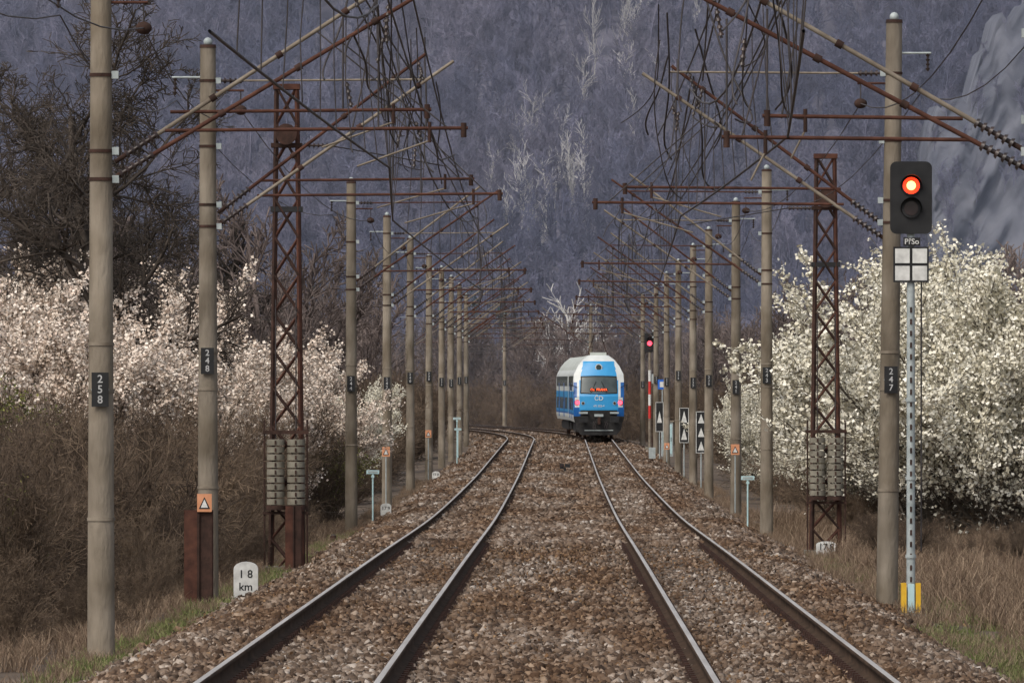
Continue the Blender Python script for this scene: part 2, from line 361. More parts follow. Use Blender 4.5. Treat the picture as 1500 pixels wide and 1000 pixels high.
# rock face on the hill, upper right
rv=[];rf=[];nx_,nz_=70,70
rr=T(5)
for i in range(nx_+1):
    for j in range(nz_+1):
        a=i/nx_; c=j/nz_
        x=47+a*70; top=34+(x-47)*1.5+2*math.sin(x*.8)+1.2*math.sin(x*2.1); z=2+c*(top-2)
        k=x*.8-z*.55   # slanting strata
        yv=1032+z*.9+ (1.0*math.sin(x*.35-z*.22)+.7*math.sin(k*1.3)+.5*math.sin(k*2.9+z*.2)+rr.normal(0,.22))
        if j==nz_: yv+=25
        if i==0: yv+=25
        rv.append((x,yv,z))
for i in range(nx_):
    for j in range(nz_):
        k=i*(nz_+1)+j; rf.append((k,k+nz_+1,k+nz_+2,k+1))
rk=np_mesh('rock_face',np.array(rv),np.array(rf),['rock'])
n=6600; fx=R.uniform(-125,125,n); fy=970+R.uniform(0,1,n)*320
hz_=hillz(fx,fy)
inrock=(fx>46)&(hz_<34+(fx-47)*1.5)&(fy>1030)&(fy<1032+ (34+(fx-47)*1.5)*.9+6)
fx,fy=fx[~inrock],fy[~inrock]
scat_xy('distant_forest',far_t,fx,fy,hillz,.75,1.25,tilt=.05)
n=30; bx=np.concatenate([R.normal(-3,5,18),R.normal(9,4,12)]); by=np.concatenate([R.uniform(1060,1130,18),R.uniform(1110,1190,12)])
scat_xy('distant_birch_grove',fbirch_t,bx,by,hillz,.7,1.05)
# scattered trees rooted in ledges of the rock
n=70; tx=R.uniform(48,72,n); tz=R.uniform(.15,.97,n)*(34+(tx-47)*1.5)
rot=np.zeros((n,3)); rot[:,2]=R.uniform(0,6.28,n); s=R.uniform(.3,.55,n)
scatter('rock_ledge_trees',far_t,np.stack([tx,1030.5+tz*.9,tz],1),rot,np.stack([s,s,s],1),R.integers(0,5,n))
cx=np.concatenate([R.uniform(-12,-2,9),R.uniform(-75,-30,26),R.uniform(-30,-20,18)]); cy=np.concatenate([R.uniform(1000,1040,9),R.uniform(960,1040,26),R.uniform(470,560,18)])
scat_xy('conifer_stand',con_t,cx,cy,lambda x,y:np.where(y>980,hillz(x,y),-1.),.6,1.1)

# ------------------------------------------------------------ mid woods (valley floor)
def wood(n,x0,x1,y0,y1,name,t,s0,s1,clear=7.5,seed=0):
    rng=T(seed); x=rng.uniform(x0,x1,n); y=rng.uniform(y0,y1,n)
    u=x-drift(y); k=np.abs(u)>clear; x,y=x[k],y[k]
    return scat_xy(name,t,x,y,groundz,s0,s1,rng=rng)
wood(600,-85,65,690,960,'valley_woodland',mid_t,.75,1.15,9,1)
def side(n,sgn,y0,y1,inner,outer,name,t,s0,s1,seed):
    rng=T(seed); y=np.sqrt(rng.uniform(y0**2,y1**2,n)); f=rng.uniform(0,1,n)**1.2
    out=np.minimum(outer, (830 if sgn<0 else 690)*y/FPX+4)
    k=out>inner; y,f,out=y[k],f[k],out[k]
    u=inner+f*(out-inner); x=sgn*u+drift(y)
    return scat_xy(name,t,x,y,groundz,s0,s1,rng=rng)
side(400,-1,105,330,7.0,26,'bare_thicket',bush_t,.6,1.12,2)
side(420,-1,300,640,7.6,50,'bare_thicket',bush_t,.9,1.5,3)
side(200,1,215,330,7.4,22,'bare_thicket',bush_t,.6,.95,4)
side(420,1,300,760,7.8,50,'bare_thicket',bush_t,.8,1.4,5)
side(190,-1,260,640,10.5,50,'lineside_woodland',mid_t,.7,1.15,6)
side(210,1,300,700,10.5,50,'lineside_woodland',mid_t,.6,.95,7)
wood(320,-60,30,640,760,'bare_thicket',bush_t,1.0,1.6,9,8)
rng=T(61); n=70; scat_xy('low_scrub',bush_t,rng.uniform(-8.6,-6.1,n),rng.uniform(100,215,n),groundz,.22,.5,rng=rng)
n=34; scat_xy('low_scrub',bush_t,rng.uniform(6.6,11,n),rng.uniform(150,215,n),groundz,.2,.42,rng=rng)

# individual trees / bushes
big=plant('tpl_big',T(203),1,cfg_tree,'bark',H=9.5,rbase=.22)
hb=meshH(big)
single('bare_tree',big,-10.9,205,14.5,hb,.4,1.15)
single('bare_tree',big,-14.2,232,13.0,hb,2.6,1.1)
single('bare_tree',big,-17.5,275,15.0,hb,4.1,1.1)
single('bare_tree',big,-12.4,300,11.5,hb,5.2,1.1)
for nm,t,L in (('white_blossom_bush',bl_t,[(8.9,202,7.2,.2,1.1,0),(11.0,196,8.2,1.9,1.1,1),(13.2,206,8.4,3.3,1.15,0),(9.9,212,7.7,4.4,1.15,1),(12.0,214,8.2,5.5,1.15,0),(7.9,214,5.4,2.2,1.0,1),
      (7.4,278,4.8,.9,1.0,0),(8.9,282,5.2,2.0,1.05,1),(10.6,290,5.6,3.0,1.1,0),(12.6,300,6.0,4.0,1.1,1),(8.2,262,4.2,5.0,1.0,0),(-8.0,268,4.8,1.0,.8,1),(-8.3,330,4.4,2.1,1.0,0),(8.3,330,4.4,3.0,1.0,1),(-8.7,300,3.9,1.2,1.,0)]),
   ('pink_blossom_bush',blp_t,[(-15.2,205,7.6,.1,1.1,0),(-12.4,196,7.0,1.5,1.1,1),(-10.6,202,6.5,2.8,1.1,0),(-9.0,212,5.9,4.1,1.05,1),(-13.9,210,7.7,5.0,1.1,0),(-11.8,218,7.4,.8,1.1,1),(-16.6,240,8.2,3.9,1.1,0),(-10.0,226,6.4,2.2,1.1,1),(-8.4,232,5.2,.2,1.,0)])):
    for (x,y,hh,rz,w,i) in L:
        single(nm,t[i],x,y,hh,meshH(t[i]),rz,w)
lb=leafb_t[0]; hl=meshH(lb)
for (x,y,hh,rz) in [(-6.6,228,2.6,0),(-7.1,240,3.0,2),(-8.2,116,2.4,3),(-12.9,180,4.6,1),(-6.9,262,2.6,4)]:
    single('budding_bush',lb,x,y,hh,hl,rz)
bt=birch_t[0]; hbt=meshH(bt)
single('birch_tree',bt,.4,690,12.5,hbt,1.1,1.3); single('birch_tree',birch_t[1],1.4,702,11.5,meshH(birch_t[1]),2.1,1.3); single('birch_tree',bt,-.8,708,10.5,hbt,3.0,1.2)
single('birch_tree',birch_t[1],3.2,720,10,meshH(birch_t[1]),4,1.2)

# grass
rng=T(11)
def gsc(n,xa,xb,ya,yb,name,t,s0,s1):
    y=rng.uniform(ya,yb,n); x=rng.uniform(xa,xb,n)
    scat_xy(name,t,x,y,groundz,s0,s1,rng=rng,tilt=.1)
gsc(2200,5.7,12.5,95,230,'dry_grass',gr_t,.6,1.3)
gsc(900,4.7,5.8,110,320,'dry_grass',gr_t,.2,.6)
gsc(1300,-9.5,-5.6,78,230,'dry_grass',gr_t,.35,.8)
gsc(900,-5.8,-5.0,78,320,'dry_grass',gr_t,.2,.5)
gsc(800,4.45,6.2,70,104,'green_grass',gg_t,.6,1.2)
gsc(700,4.45,6.2,70,104,'dry_grass',gr_t,.2,.5)
gsc(360,-5.6,-4.9,85,200,'green_grass',gg_t,.6,1.2)
gsc(400,5.0,9,104,170,'green_grass',gg_t,.6,1.2)

# ------------------------------------------------------------ ballast + litter
def stones(n,ya,yb,s0,s1,seed,w=5.1):
    rng=T(seed); y=1/np.sqrt(rng.uniform(1/yb**2,1/ya**2,n)) if yb/ya>2.2 else rng.uniform(ya,yb,n)
    u=rng.uniform(-w,w,n)-.12; k=rng.uniform(0,1,n)<np.interp(np.abs(u),[0,4.3,w],[1,1,.35]); u=u[k];y=y[k];n=len(u)
    x=u+drift(y); z=groundz(x,y); s=s0+(s1-s0)*rng.uniform(0,1,n)**1.6; s=s*np.where((u>1.35)&(u<2.75),.85,1)
    cube=np.array([[a,b,c] for c in(-1,1) for b in(-1,1) for a in(-1,1)],float)*.5
    Vv=cube[None]*rng.uniform(.55,1.15,(n,1,3))+rng.normal(0,.13,(n,8,3))
    q=rng.normal(0,1,(n,4)); q/=np.linalg.norm(q,axis=1,keepdims=True); w_,a,b,c=q.T
    Rm=np.stack([1-2*(b*b+c*c),2*(a*b-c*w_),2*(a*c+b*w_),2*(a*b+c*w_),1-2*(a*a+c*c),2*(b*c-a*w_),2*(a*c-b*w_),2*(b*c+a*w_),1-2*(a*a+b*b)],1).reshape(n,3,3)
    Vv=np.einsum('nij,nkj->nki',Rm,Vv)*s[:,None,None]; Vv+=np.stack([x,y,z+s*rng.uniform(.1,.55,n)],1)[:,None]
    f=np.array([(0,2,3,1),(4,5,7,6),(0,1,5,4),(2,6,7,3),(0,4,6,2),(1,3,7,5)])
    return Vv.reshape(-1,3),((np.arange(n)*8)[:,None,None]+f[None]).reshape(-1,4)
V1,F1=stones(125000,60,165,.028,.078,21); V2,F2=stones(75000,160,640,.07,.13,22)
np_mesh('ballast_gravel',np.concatenate([V1,V2]),np.concatenate([F1,F2+len(V1)]),['stone'])
rng=T(23); n=16000; y=rng.uniform(60,220,n); u=np.where(rng.uniform(0,1,n)<.3,rng.normal(-.1,1.0,n),rng.uniform(-5.5,5.5,n)); x=u
Vq,Fq=quads(np.stack([x,y,groundz(x,y)+rng.uniform(.02,.06,n)],1),rng.uniform(.02,.05,n),rng)
np_mesh('leaf_litter',Vq,Fq,['leaflitter'])

# ------------------------------------------------------------ tracks
TRK=[-2.30,2.05]
prof=[(-.036,-.004),(-.027,.000),(.027,.000),(.036,-.004),(.037,-.035),(.012,-.05),(.010,-.13),(.075,-.155),(.075,-.17),(-.075,-.17),(-.075,-.155),(-.010,-.13),(-.012,-.05),(-.037,-.035)]
py=np.concatenate([np.arange(40,460,4.),np.arange(460,900,4.)])
for c in TRK:
    e=bpy.data.objects.new('railway_track',None); scene.collection.objects.link(e)
    for sgn in(-1,1):
        rx=c+sgn*.753+drift(py); rz=railz(py)
        P=np.array(prof); n=len(prof)
        V=np.stack([rx[:,None]+P[None,:,0],np.repeat(py[:,None],n,1),rz[:,None]+P[None,:,1]],-1).reshape(-1,3)
        F=[];mi=[]
        for i in range(len(py)-1):
            for j in range(n):
                F.append((i*n+j,i*n+(j+1)%n,(i+1)*n+(j+1)%n,(i+1)*n+j)); mi.append(1 if j==1 else 0)
        r=np_mesh('rail',V,np.array(F),['rail_side','rail_top'],np.array(mi)); r.parent=e
    b=B()
    yy=60.
    while yy<700:
        x=c+float(drift(yy)); z=float(railz(yy))-.212
        b.box((x,yy,z-.08),(2.5,.26,.16),'sleeper')
        if yy<260:
            for sx in(-.753,.753):
                b.box((x+sx,yy,z+.02),(.30,.15,.044),'rustdark')
                for o in(-.10,.10): b.box((x+sx+o,yy,z+.06),(.05,.10,.045),'rustdark')
        yy+=.62
    s=b.make('sleepers'); s.parent=e

# ------------------------------------------------------------ catenary
def H(h): return CAMZ+h
def digits(b,x,y,z,s,txt):
    w=.20*s; hh=.40*s
    b.box((x,y,z),(w,.012,hh),'black'); b.box((x,y+.012,z),(w*1.05,.02,.02),'galv')
    for i,ch in enumerate(txt): b.text(ch,(x,y-.010,z+(1-i)*.12*s),.13*s,'digit')
def jumper(b,p,q,bulge,sag,rng,r=.010,n=14):
    p=np.array(p);q=np.array(q);pts=[]
    for i in range(n+1):
        t=i/n; c=p*(1-t)+q*t; c=c+np.array([bulge*math.sin(math.pi*t),0,-sag*4*t*(1-t)])+np.array([.05*math.sin(7*t+bulge*9),0,0]); pts.append(tuple(c))
    b.path(pts,r,'wire',4)
def cantilever(b,X,y,dh=0,red=True,reach=3.75,reg=True,stay=True,lowb=2.4,top=4.9,rext=.75,rh=2.85):
    d=-1 if X>0 else 1
    p=Vector((X+d*.16,y,H(lowb+dh))); tip=Vector((X+d*reach,y,H(top+dh))); dr=(tip-p).normalized()
    k='rust' if red else 'tubegrey'
    b.insul(p+dr*.05,p+dr*.55,.062); b.cyl(p+dr*.5,tip,.028,.026,k,8)
    b.cyl(p-dr*.08,p+dr*.08,.03,.03,'rustdark',8)
    if stay:
        s0=Vector((X+d*.14,y,H(4.6+dh*.5))); b.insul(s0,s0+Vector((d*.4,0,0)),.05,nd=5); b.cyl(s0+Vector((d*.4,0,0)),s0+Vector((d*(reach*.86),0,.02)),.017,.017,k,6)
    if reg:
        z=H(rh+dh); x0=X+d*.75; x1=X+d*(reach+rext)
        b.cyl((x0,y,z),(x1,y,z+.03),.021,.021,'rust',7); b.cyl((x1-d*.05,y,z-.08),(x1-d*.05,y,z+.09),.035,.035,'rustdark',6)
        b.cyl((x1-d*.45,y,z-.14),(x1-d*.45,y,z+.10),.022,.022,'rustdark',6)
        b.cyl((x1-d*.45,y,z-.12),(X+d*(reach-.75),y,z-.42),.012,.012,'tubegrey',5)
        m=Vector((X+d*(reach*.75),y,0)); m.z=p.z+(tip.z-p.z)*.74; b.cyl(m,(x1-d*.2,y,z),.010,.010,'wire',5)
        b.cyl((X+d*(reach-.5),y,z),(X+d*(reach-.5),y,tip.z-.35),.012,.012,'wire',5)
        for q in(.35,.6,.85): b.cyl(p+(tip-p)*q-dr*.04,p+(tip-p)*q+dr*.04,.045,.045,'rustdark',8)
def pole(X,y,num,top=5.15,near=False,red=True,lean=0.0,dbl=True,seed=0,ck={}):
    rng=random.Random(seed); b=B()
    gx=X+float(drift(y)); z0=float(groundz(gx,y))-.15; z1=H(top)
    N=6; pts=[(gx-lean*(1-i/N),y,z0+(z1-z0)*i/N) for i in range(N+1)]
    for i in range(N):
        r0=.165-.045*i/N; r1=.165-.045*(i+1)/N; b.cyl(pts[i],pts[i+1],r0,r1,'concrete',16,caps=(i==N-1))
    b.cyl((gx,y,z1),(gx,y,z1+.05),.13,.12,'rustdark',14); b.ball((gx,y,z1+.09),.07,'galv',8,5)
    for hh in (2.38,2.46+.25,4.6,.45,-.1,-1.6,3.6):
        zz=H(hh); t=(zz-z0)/(z1-z0); r=.172-.045*t; cx=gx-lean*(1-t)
        b.cyl((cx,y,zz-.02),(cx,y,zz+.02),r+.004,r+.004,'rustdark' if hh>1 else 'tubegrey',16)
        if hh>1: b.box((cx-(1 if X>0 else -1)*(r+.03),y,zz),(.08,.10,.09),'galv')
    d=-1 if X>0 else 1
    digits(b,gx-lean*.5,y-.19,H(.10+rng.uniform(-.25,.25)),1.0,num)
    cantilever(b,gx,y,0,red,**ck)
    if dbl:
        c2=dict(ck); c2['top']=ck.get('top',4.9)-.1; cantilever(b,gx,y+1.3,.26,not red,reach=3.3,reg=near,stay=False,**{k:v for k,v in c2.items() if k!='reach'}); b.box((gx,y+.65,H(2.72)),(.06,1.4,.06),'rustdark')
    b.cyl((gx,y,H(4.45)),(gx+d*.55,y,H(4.45)),.018,.018,'rust',6); b.cyl((gx+d*.5,y,H(4.45)),(gx+d*.5,y,H(4.2)),.010,.010,'wire',4)
    b.ball((gx+d*.5,y,H(4.15)),.085,'rustdark',12,8,(1.15,1,.9))
    b.cyl((gx,y,H(top-.45)),(gx-d*.55,y,H(top-.45)),.018,.018,'galv',6); b.insul((gx-d*.5,y,H(top-.45)),(gx-d*.5,y,H(top-.72)),.035,nd=4)
    tx=gx+d*3.1; nj=9 if near else 5
    if y>420: nj=2
    for i in range(nj):
        x0=tx+rng.uniform(-.45,.35)
        a=(x0,y+rng.uniform(-2,4),H(rng.uniform(3.9,5.6 if near else 4.9))); c=(x0+rng.uniform(-.5,.5),y+rng.uniform(-2,4),H(rng.uniform(2.6,4.0)))
        jumper(b,a,c,rng.uniform(-.3,.3),rng.uniform(0,.5),rng,r=rng.choice((.008,.010,.014)) if near else .010)
    if near:
        for i in range(5):
            x0=tx+rng.uniform(-.3,.3); zz=rng.uniform(3.2,4.6)
            b.insul((x0,y,H(zz)),(x0+rng.uniform(-.1,.1),y,H(zz+.3)),.035,nd=4)
    return b.make('catenary_pole')
Lp=[(-5.4,96,'258',1),(-5.4,125,'248',1),(-5.4,210,'244',0),(-5.4,253,'242',0),(-5.42,293,'240',0),(-5.4,333,'238',0),(-5.4,368,'236',0),(-5.4,400,'234',0),(-5.4,432,'232',0),(-5.4,480,'230',0),(-5.4,530,'228',0),(-5.4,585,'226',0)]
Rp=[(4.95,84.5,'257',1),(4.95,122,'247',1),(4.95,198,'243',0),(4.95,233,'241',0),(4.95,276,'239',0),(4.95,309,'237',0),(4.95,348,'235',0),(4.95,387,'233',0),(4.95,430,'231',0),(4.95,480,'229',0),(4.95,550,'227',0),(4.95,622,'225',0)]
for i,(X,y,nm,ne) in enumerate(Lp): pole(X,y,nm,5.1,bool(ne),red=(i%2==0),seed=i+1,lean=.0,ck=(dict(top=4.55,rext=.55,rh=2.95) if i==0 else {}))
for i,(X,y,nm,ne) in enumerate(Rp): pole(X,y,nm,5.35 if ne else 5.1,bool(ne),red=(i%2==0),seed=i+40,lean=.11 if i==1 else 0,ck=(dict(lowb=2.2,top=4.1,rext=-.45,rh=2.5) if i==0 else (dict(lowb=2.15,top=4.6,rh=2.65) if i==1 else {})))

# wires
def wires(c,poles,sx):
    b=B()
    ysn=[60]+[p for p in poles]+[700]
    for i,(a,e) in enumerate(zip(ysn[:-1],ysn[1:])):
        s0=.28*(1 if i%2 else -1); s1=-s0; n=10
        def pt(t,h0,sag,st):
            yy=a+(e-a)*t; return (c+float(drift(yy))+(s0*(1-t)+s1*t)*st,yy,H(h0)-sag*4*t*(1-t)+float(railz(yy))*.3)
        for h0,sag,st,r in((4.25,.75,.5,.014),(2.35,.03,1,.014)):
            b.path([pt(k/n,h0,sag,st) for k in range(n+1)],r,'wire',5)
        for k in range(1,n):
            t=k/n; p=pt(t,4.25,.75,.5); q=pt(t,2.35,.03,1); m=((p[0]+q[0])/2+random.uniform(-.04,.04),(p[1]+q[1])/2,(p[2]+q[2])/2); b.path([p,m,q],.006,'wire',4)
    for (y0,y1,x0,x1,h0,h1,sg) in ((60,174,-.35,.2,5.3,4.4,.5),(60,210,.45,.1,4.8,4.2,.7),(60,150,.1,-.3,5.9,4.5,.35),(60,125,-.8,.1,6.2,4.6,.3),(84,253,.6,.1,4.7,4.3,.8)):
        b.path([(c+x0+(x1-x0)*k/14,y0+(y1-y0)*k/14,H(h0+(h1-h0)*k/14)-sg*4*(k/14)*(1-k/14)) for k in range(15)],.012,'wire',5)
    b.make('overhead_contact_wire')
    b=B()
    for i,(a,e) in enumerate(zip(ysn[:-1],ysn[1:])):
        n=8
        for X0,h0,sag in((sx,4.15,.5),(sx*1.2,4.3,.55)):
            b.path([(X0+float(drift(a+(e-a)*k/n)),a+(e-a)*k/n,H(h0)-sag*4*(k/n)*(1-k/n)) for k in range(n+1)],.009,'wire',4)
    b.make('feeder_wire')
wires(-2.3,[p[1] for p in Lp],-4.9); wires(2.05,[p[1] for p in Rp],4.45)

# lattice tension masts with counterweights
def lattice(X,y,top,d):
    b=B(); z0=float(groundz(X,y))-.1; z1=H(top); w0,w1=.30,.19
    hw=lambda z:w0+(w1-w0)*(z-z0)/(z1-z0)
    for sx in(-1,1):
        for sy in(-1,1):
            b.cyl((X+sx*w0,y+sy*w0,z0),(X+sx*w1,y+sy*w1,z1),.045,.040,'rustdark' if sx*sy>0 else 'rust',4,smooth=False)
    n=13
    for i in range(n):
        za=z0+(z1-z0)*i/n; zb=z0+(z1-z0)*(i+1)/n; a,c=hw(za),hw(zb)
        for sy in(-1,1):
            b.cyl((X-a,y+sy*a,za),(X+c,y+sy*c,zb),.022,.022,'rust',4,smooth=False); b.cyl((X+a,y+sy*(a+.03),za),(X-c,y+sy*(c+.03),zb),.022,.022,'rustdark',4,smooth=False)
        for sx in(-1,1): b.cyl((X+sx*a,y-a,za),(X+sx*c,y+c,zb),.02,.02,'rust',4,smooth=False)
    b.box((X,y,z1),(.5,.5,.10),'rust'); b.box((X,y,z1-1.1),(.58,.5,.08),'rustdark'); b.box((X,y,z1-2.3),(.60,.5,.10),'black')
    zb=z0+1.35; zt=zb+1.25; yy=y-.55
    for sx in(-.19,.19):
        k=9
        for i in range(k):
            zc=zb+(i+.5)*(zt-zb)/k; b.cyl((X+sx,yy,zc-.055),(X+sx,yy,zc+.055),.165,.165,'concrete2',14); b.box((X+sx,yy-.165,zc),(.03,.03,.07),'rustdark')
        b.cyl((X+sx,yy,zt),(X+sx,yy,zt+2.6),.012,.012,'wire',4)
        b.cyl((X+sx,yy,zb-.08),(X+sx,yy,zb),.19,.19,'rustdark',12)
    for sx in(-.40,.40): b.cyl((X+sx,yy,z0),(X+sx,yy,zt+.35),.018,.018,'rustdark',6)
    b.box((X,yy,zt+.12),(.86,.10,.07),'rustdark'); b.box((X,yy,zb-.14),(.86,.08,.05),'rustdark')
    b.cyl((X,y-.45,z1-.9),(X,y-.36,z1-.9),.20,.20,'rustdark',16); b.insul((X+d*.3,y,z1-1.1),(X+d*.8,y,z1-1.1),.05)
    b.cyl((X+d*.8,y,z1-1.1),(X+d*2.9,y+3,z1-1.4),.012,.012,'wire',4); b.box((X,y,z0+.05),(.9,.9,.3),'concrete2')
    b.make('tension_mast')
lattice(-5.17,154,5.55,1); lattice(5.6,174,4.8,-1)

# rusty post shields with warning signs
def trisign(b,x,y,z,s=1.):
    b.box((x,y,z),(.22*s,.012,.27*s),'orange')
    b.prism([(x-.085*s,z-.09*s),(x+.085*s,z-.09*s),(x,z+.09*s)],y-.011,y-.008,'black')
    b.prism([(x-.055*s,z-.072*s),(x+.055*s,z-.072*s),(x,z+.055*s)],y-.016,y-.013,'white')
def shield(x,y,w,hh,sign=True):
    b=B(); z0=float(groundz(x,y))-.05
    b.box((x-w*.25,y,z0+hh/2),(w*.46,.05,hh),'rust'); b.box((x+w*.25,y+.02,z0+hh/2),(w*.46,.05,hh),'rustdark'); b.box((x,y-.005,z0+hh/2),(w*.08,.07,hh+.02),'rustdark')
    b.box((x,y+.12,z0+hh*.97),(w,.2,.04),'rust')
    for sx in(-1,1): b.box((x+sx*w*.48,y+.12,z0+hh/2),(.02,.2,hh),'rust')
    if sign: trisign(b,x+w*.22,y-.06,z0+hh+.11)
    b.make('rusty_cable_shield')
shield(-5.48,123.5,.43,1.5); shield(-5.0,152.6,.30,1.25,False)
def warn(x,y,h):
    b=B(); trisign(b,x,y,H(h),1.1); b.box((x,y+.03,H(h)),(.05,.05,.1),'galv'); 
    b.cyl((x,y+.03,float(groundz(x,y))-.1),(x,y+.03,H(h)),.02,.02,'galv',6); b.make('warning_sign')
warn(-5.42,252.5,-2.13); warn(-5.42,332.5,-2.08); warn(4.92,232.5,-1.9); warn(4.95,386,-3.0); 
def kmstone(x,y,w,hh,lines):
    b=B(); z0=float(groundz(x,y))-.05; pts=[(x-w/2,z0),(x+w/2,z0),(x+w/2,z0+hh*.82)]
    for i in range(7):
        t=math.pi*(i+.5)/7; pts.append((x+w/2*math.cos(t)*.97,z0+hh*.84+hh*.16*math.sin(t)))
    pts.append((x-w/2,z0+hh*.82)); b.prism(pts,y-.09,y+.09,'white')
    for i,l in enumerate(lines): b.text(l,(x,y-.094,z0+hh*(.68-.32*i)),.17*w/.37,'black')
    b.make('kilometre_stone')
kmstone(-4.82,125,.37,.60,['1 8','km']); kmstone(-4.96,231,.30,.45,['17.9']); kmstone(-4.95,322,.30,.42,['17.8']); kmstone(5.55,172,.42,.38,['17.8'])
def stake(x,y,hh):
    b=B(); z0=float(groundz(x,y))-.1; b.cyl((x,y,z0),(x,y,z0+hh),.024,.024,'paleblue',8); b.box((x,y-.02,z0+hh),(.34,.03,.10),'paleblue'); b.box((x,y-.038,z0+hh),(.26,.005,.05),'galv')
    b.box((x,y,z0+hh-.12),(.08,.06,.06),'paleblue'); b.cyl((x,y,z0),(x,y,z0+.15),.06,.05,'concrete2',8); b.make('marker_post')
stake(-5.03,218,1.55); stake(4.72,208,1.45); stake(-4.8,375,2.2); stake(-5.2,410,1.6)
def board(x,y,zc,hh,n,w=.36):
    b=B(); z0=float(groundz(x,y))-.1; b.box((x,y,H(zc)),(w,.02,hh),'black')
    for s in(-1,1): b.box((x+s*w*.5,y-.004,H(zc)),(.022,.03,hh+.02),'white'); b.box((x,y-.004,H(zc)+s*hh*.5),(w,.03,.022),'white')
    for i in range(n):
        c=H(zc)+hh*((i+.5)/n-.5); t=hh/n*.34 if n>1 else hh*.2; b.prism([(x-w*.33,c-t),(x+w*.33,c-t),(x,c+t)],y-.016,y-.012,'white')
    b.cyl((x,y+.04,z0),(x,y+.04,H(zc)+hh*.4),.028,.028,'galv',8); b.cyl((x,y+.04,z0),(x,y+.04,z0+.2),.09,.08,'concrete2',8); b.make('countdown_board')
board(5.1,300,-1.82,1.5,3); board(4.97,333,-1.74,1.4,2); board(4.77,400,-1.68,1.42,1)

# ------------------------------------------------------------ signals
def signal_near(x,y):
    b=B(); z0=float(groundz(x,y))-.05; zt=H(1.45)
    b.cyl((x,y,z0+.35),(x,y,zt+1.0),.062,.055,'galv',12)
    for i in range(24):
        zz=z0+.6+i*.165
        if zz<zt-.05: b.box((x,y-.064,zz),(.028,.008,.075),'rustdark'); 
    for hh in(.9,2.0,3.1): b.cyl((x,y,z0+hh),(x,y,z0+hh+.05),.075,.075,'galv',12)
    b.box((x,y,z0+.06),(.40,.40,.12),'galv'); b.cyl((x,y,z0+.1),(x,y,z0+.45),.10,.09,'galv',10)
    for s in(-1,1): b.box((x+s*.10,y-.11,z0+.34),(.07,.05,.42),'yellow'); b.box((x+s*.10,y+.11,z0+.34),(.07,.05,.42),'yellow')
    b.box((x,y-.115,z0+.34),(.09,.03,.40),'paleblue'); 
    for sx in(-.17,.17): b.cyl((x+sx,y-.17,z0+.1),(x+sx,y-.17,z0+.2),.025,.025,'rustdark',6)
    W=.59;Hh=1.02;zc=H(2.60)
    pts=[];r=.09
    for (cx,cz,a0) in((W/2-r,Hh/2-r,0),(-W/2+r,Hh/2-r,90),(-W/2+r,-Hh/2+r,180),(W/2-r,-Hh/2+r,270)):
        for k in range(5):
            a=math.radians(a0+k*22.5); pts.append((x+cx+r*math.cos(a),zc+cz+r*math.sin(a)))
    b.prism(pts,y-.10,y-.08,'black'); b.box((x,y+.03,zc),(.38,.22,.9),'black')
    for i,(dz,lit) in enumerate(((.17,1),(-.15,0))):
        zz=zc+dz; n=16
        b.cyl((x,y-.10,zz),(x,y-.14,zz),.135,.135,'black',20); 
        if lit:
            b.cyl((x,y-.14,zz),(x,y-.150,zz),.118,.118,'lampred',20); b.cyl((x,y-.150,zz),(x,y-.156,zz),.065,.05,'lampcore',20)
        else: b.cyl((x,y-.14,zz),(x,y-.150,zz),.10,.10,'lens',20)
        vs=[];fs=[]
        for k in range(n+1):
            a=math.radians(-20+220*k/n)
            vs+=[(x+.150*math.cos(a),y-.10,zz+.150*math.sin(a)),(x+.152*math.cos(a),y-.10-.26*max(0.25,math.sin(a)),zz+.152*math.sin(a))]
        for k in range(n): fs.append((2*k,2*k+2,2*k+3,2*k+1))
        b.add(vs,fs,'black',True)
    b.box((x+.01,y-.09,H(1.98)),(.24,.012,.12),'black'); b.text('PřSo',(x+.01,y-.099,H(1.98)),.11,'white')
    z=H(1.66); b.box((x,y-.09,z),(.50,.012,.50),'black')
    for sx in(-1,1):
        for sz in(-1,1): b.box((x+sx*.122,y-.099,z+sz*.122),(.205,.006,.205),'white')
    b.cyl((x+.15,y+.1,z0+1.0),(x+.15,y+.05,zt),.012,.012,'wire',5)
    b.make('railway_signal')
signal_near(4.92,115.5)
def signal_far(x,y):
    b=B(); z0=float(groundz(x,y))-.1; zt=H(1.65)
    zs_=[z0,z0+1.9,z0+2.6,z0+3.2,z0+3.9,z0+4.5,zt]; ks=['tubegrey','redpaint','white','redpaint','white','tubegrey']
    for i in range(6): b.cyl((x,y,zs_[i]),(x,y,zs_[i+1]),.075,.075,ks[i],12)
    b.box((x,y-.08,H(2.15)),(.55,.05,1.0),'black'); b.cyl((x,y-.11,H(2.1)),(x,y-.15,H(2.1)),.13,.13,'tail',16)
    for dz in(.35,-.3): b.cyl((x,y-.11,H(2.1+dz)),(x,y-.15,H(2.1+dz)),.10,.10,'lens',12)
    b.cyl((x,y-.1,H(2.32)),(x,y-.3,H(2.30)),.16,.16,'black',12,False); b.box((x,y,z0+.2),(.5,.5,.4),'concrete2'); b.box((x+.25,y,H(.2)),(.3,.3,.5),'galv')
    b.make('railway_signal')
signal_far(4.72,440)
b=B(); x,y=5.5,428; z0=float(groundz(x,y)); b.box((x,y,z0+.9),(.62,.5,1.8),'galv'); b.box((x,y,z0+1.84),(.74,.62,.08),'tubegrey'); b.box((x,y-.26,z0+.9),(.5,.02,1.55),'paleblue'); b.box((x+.2,y-.28,z0+.9),(.03,.02,.2),'black'); b.make('relay_cabinet')
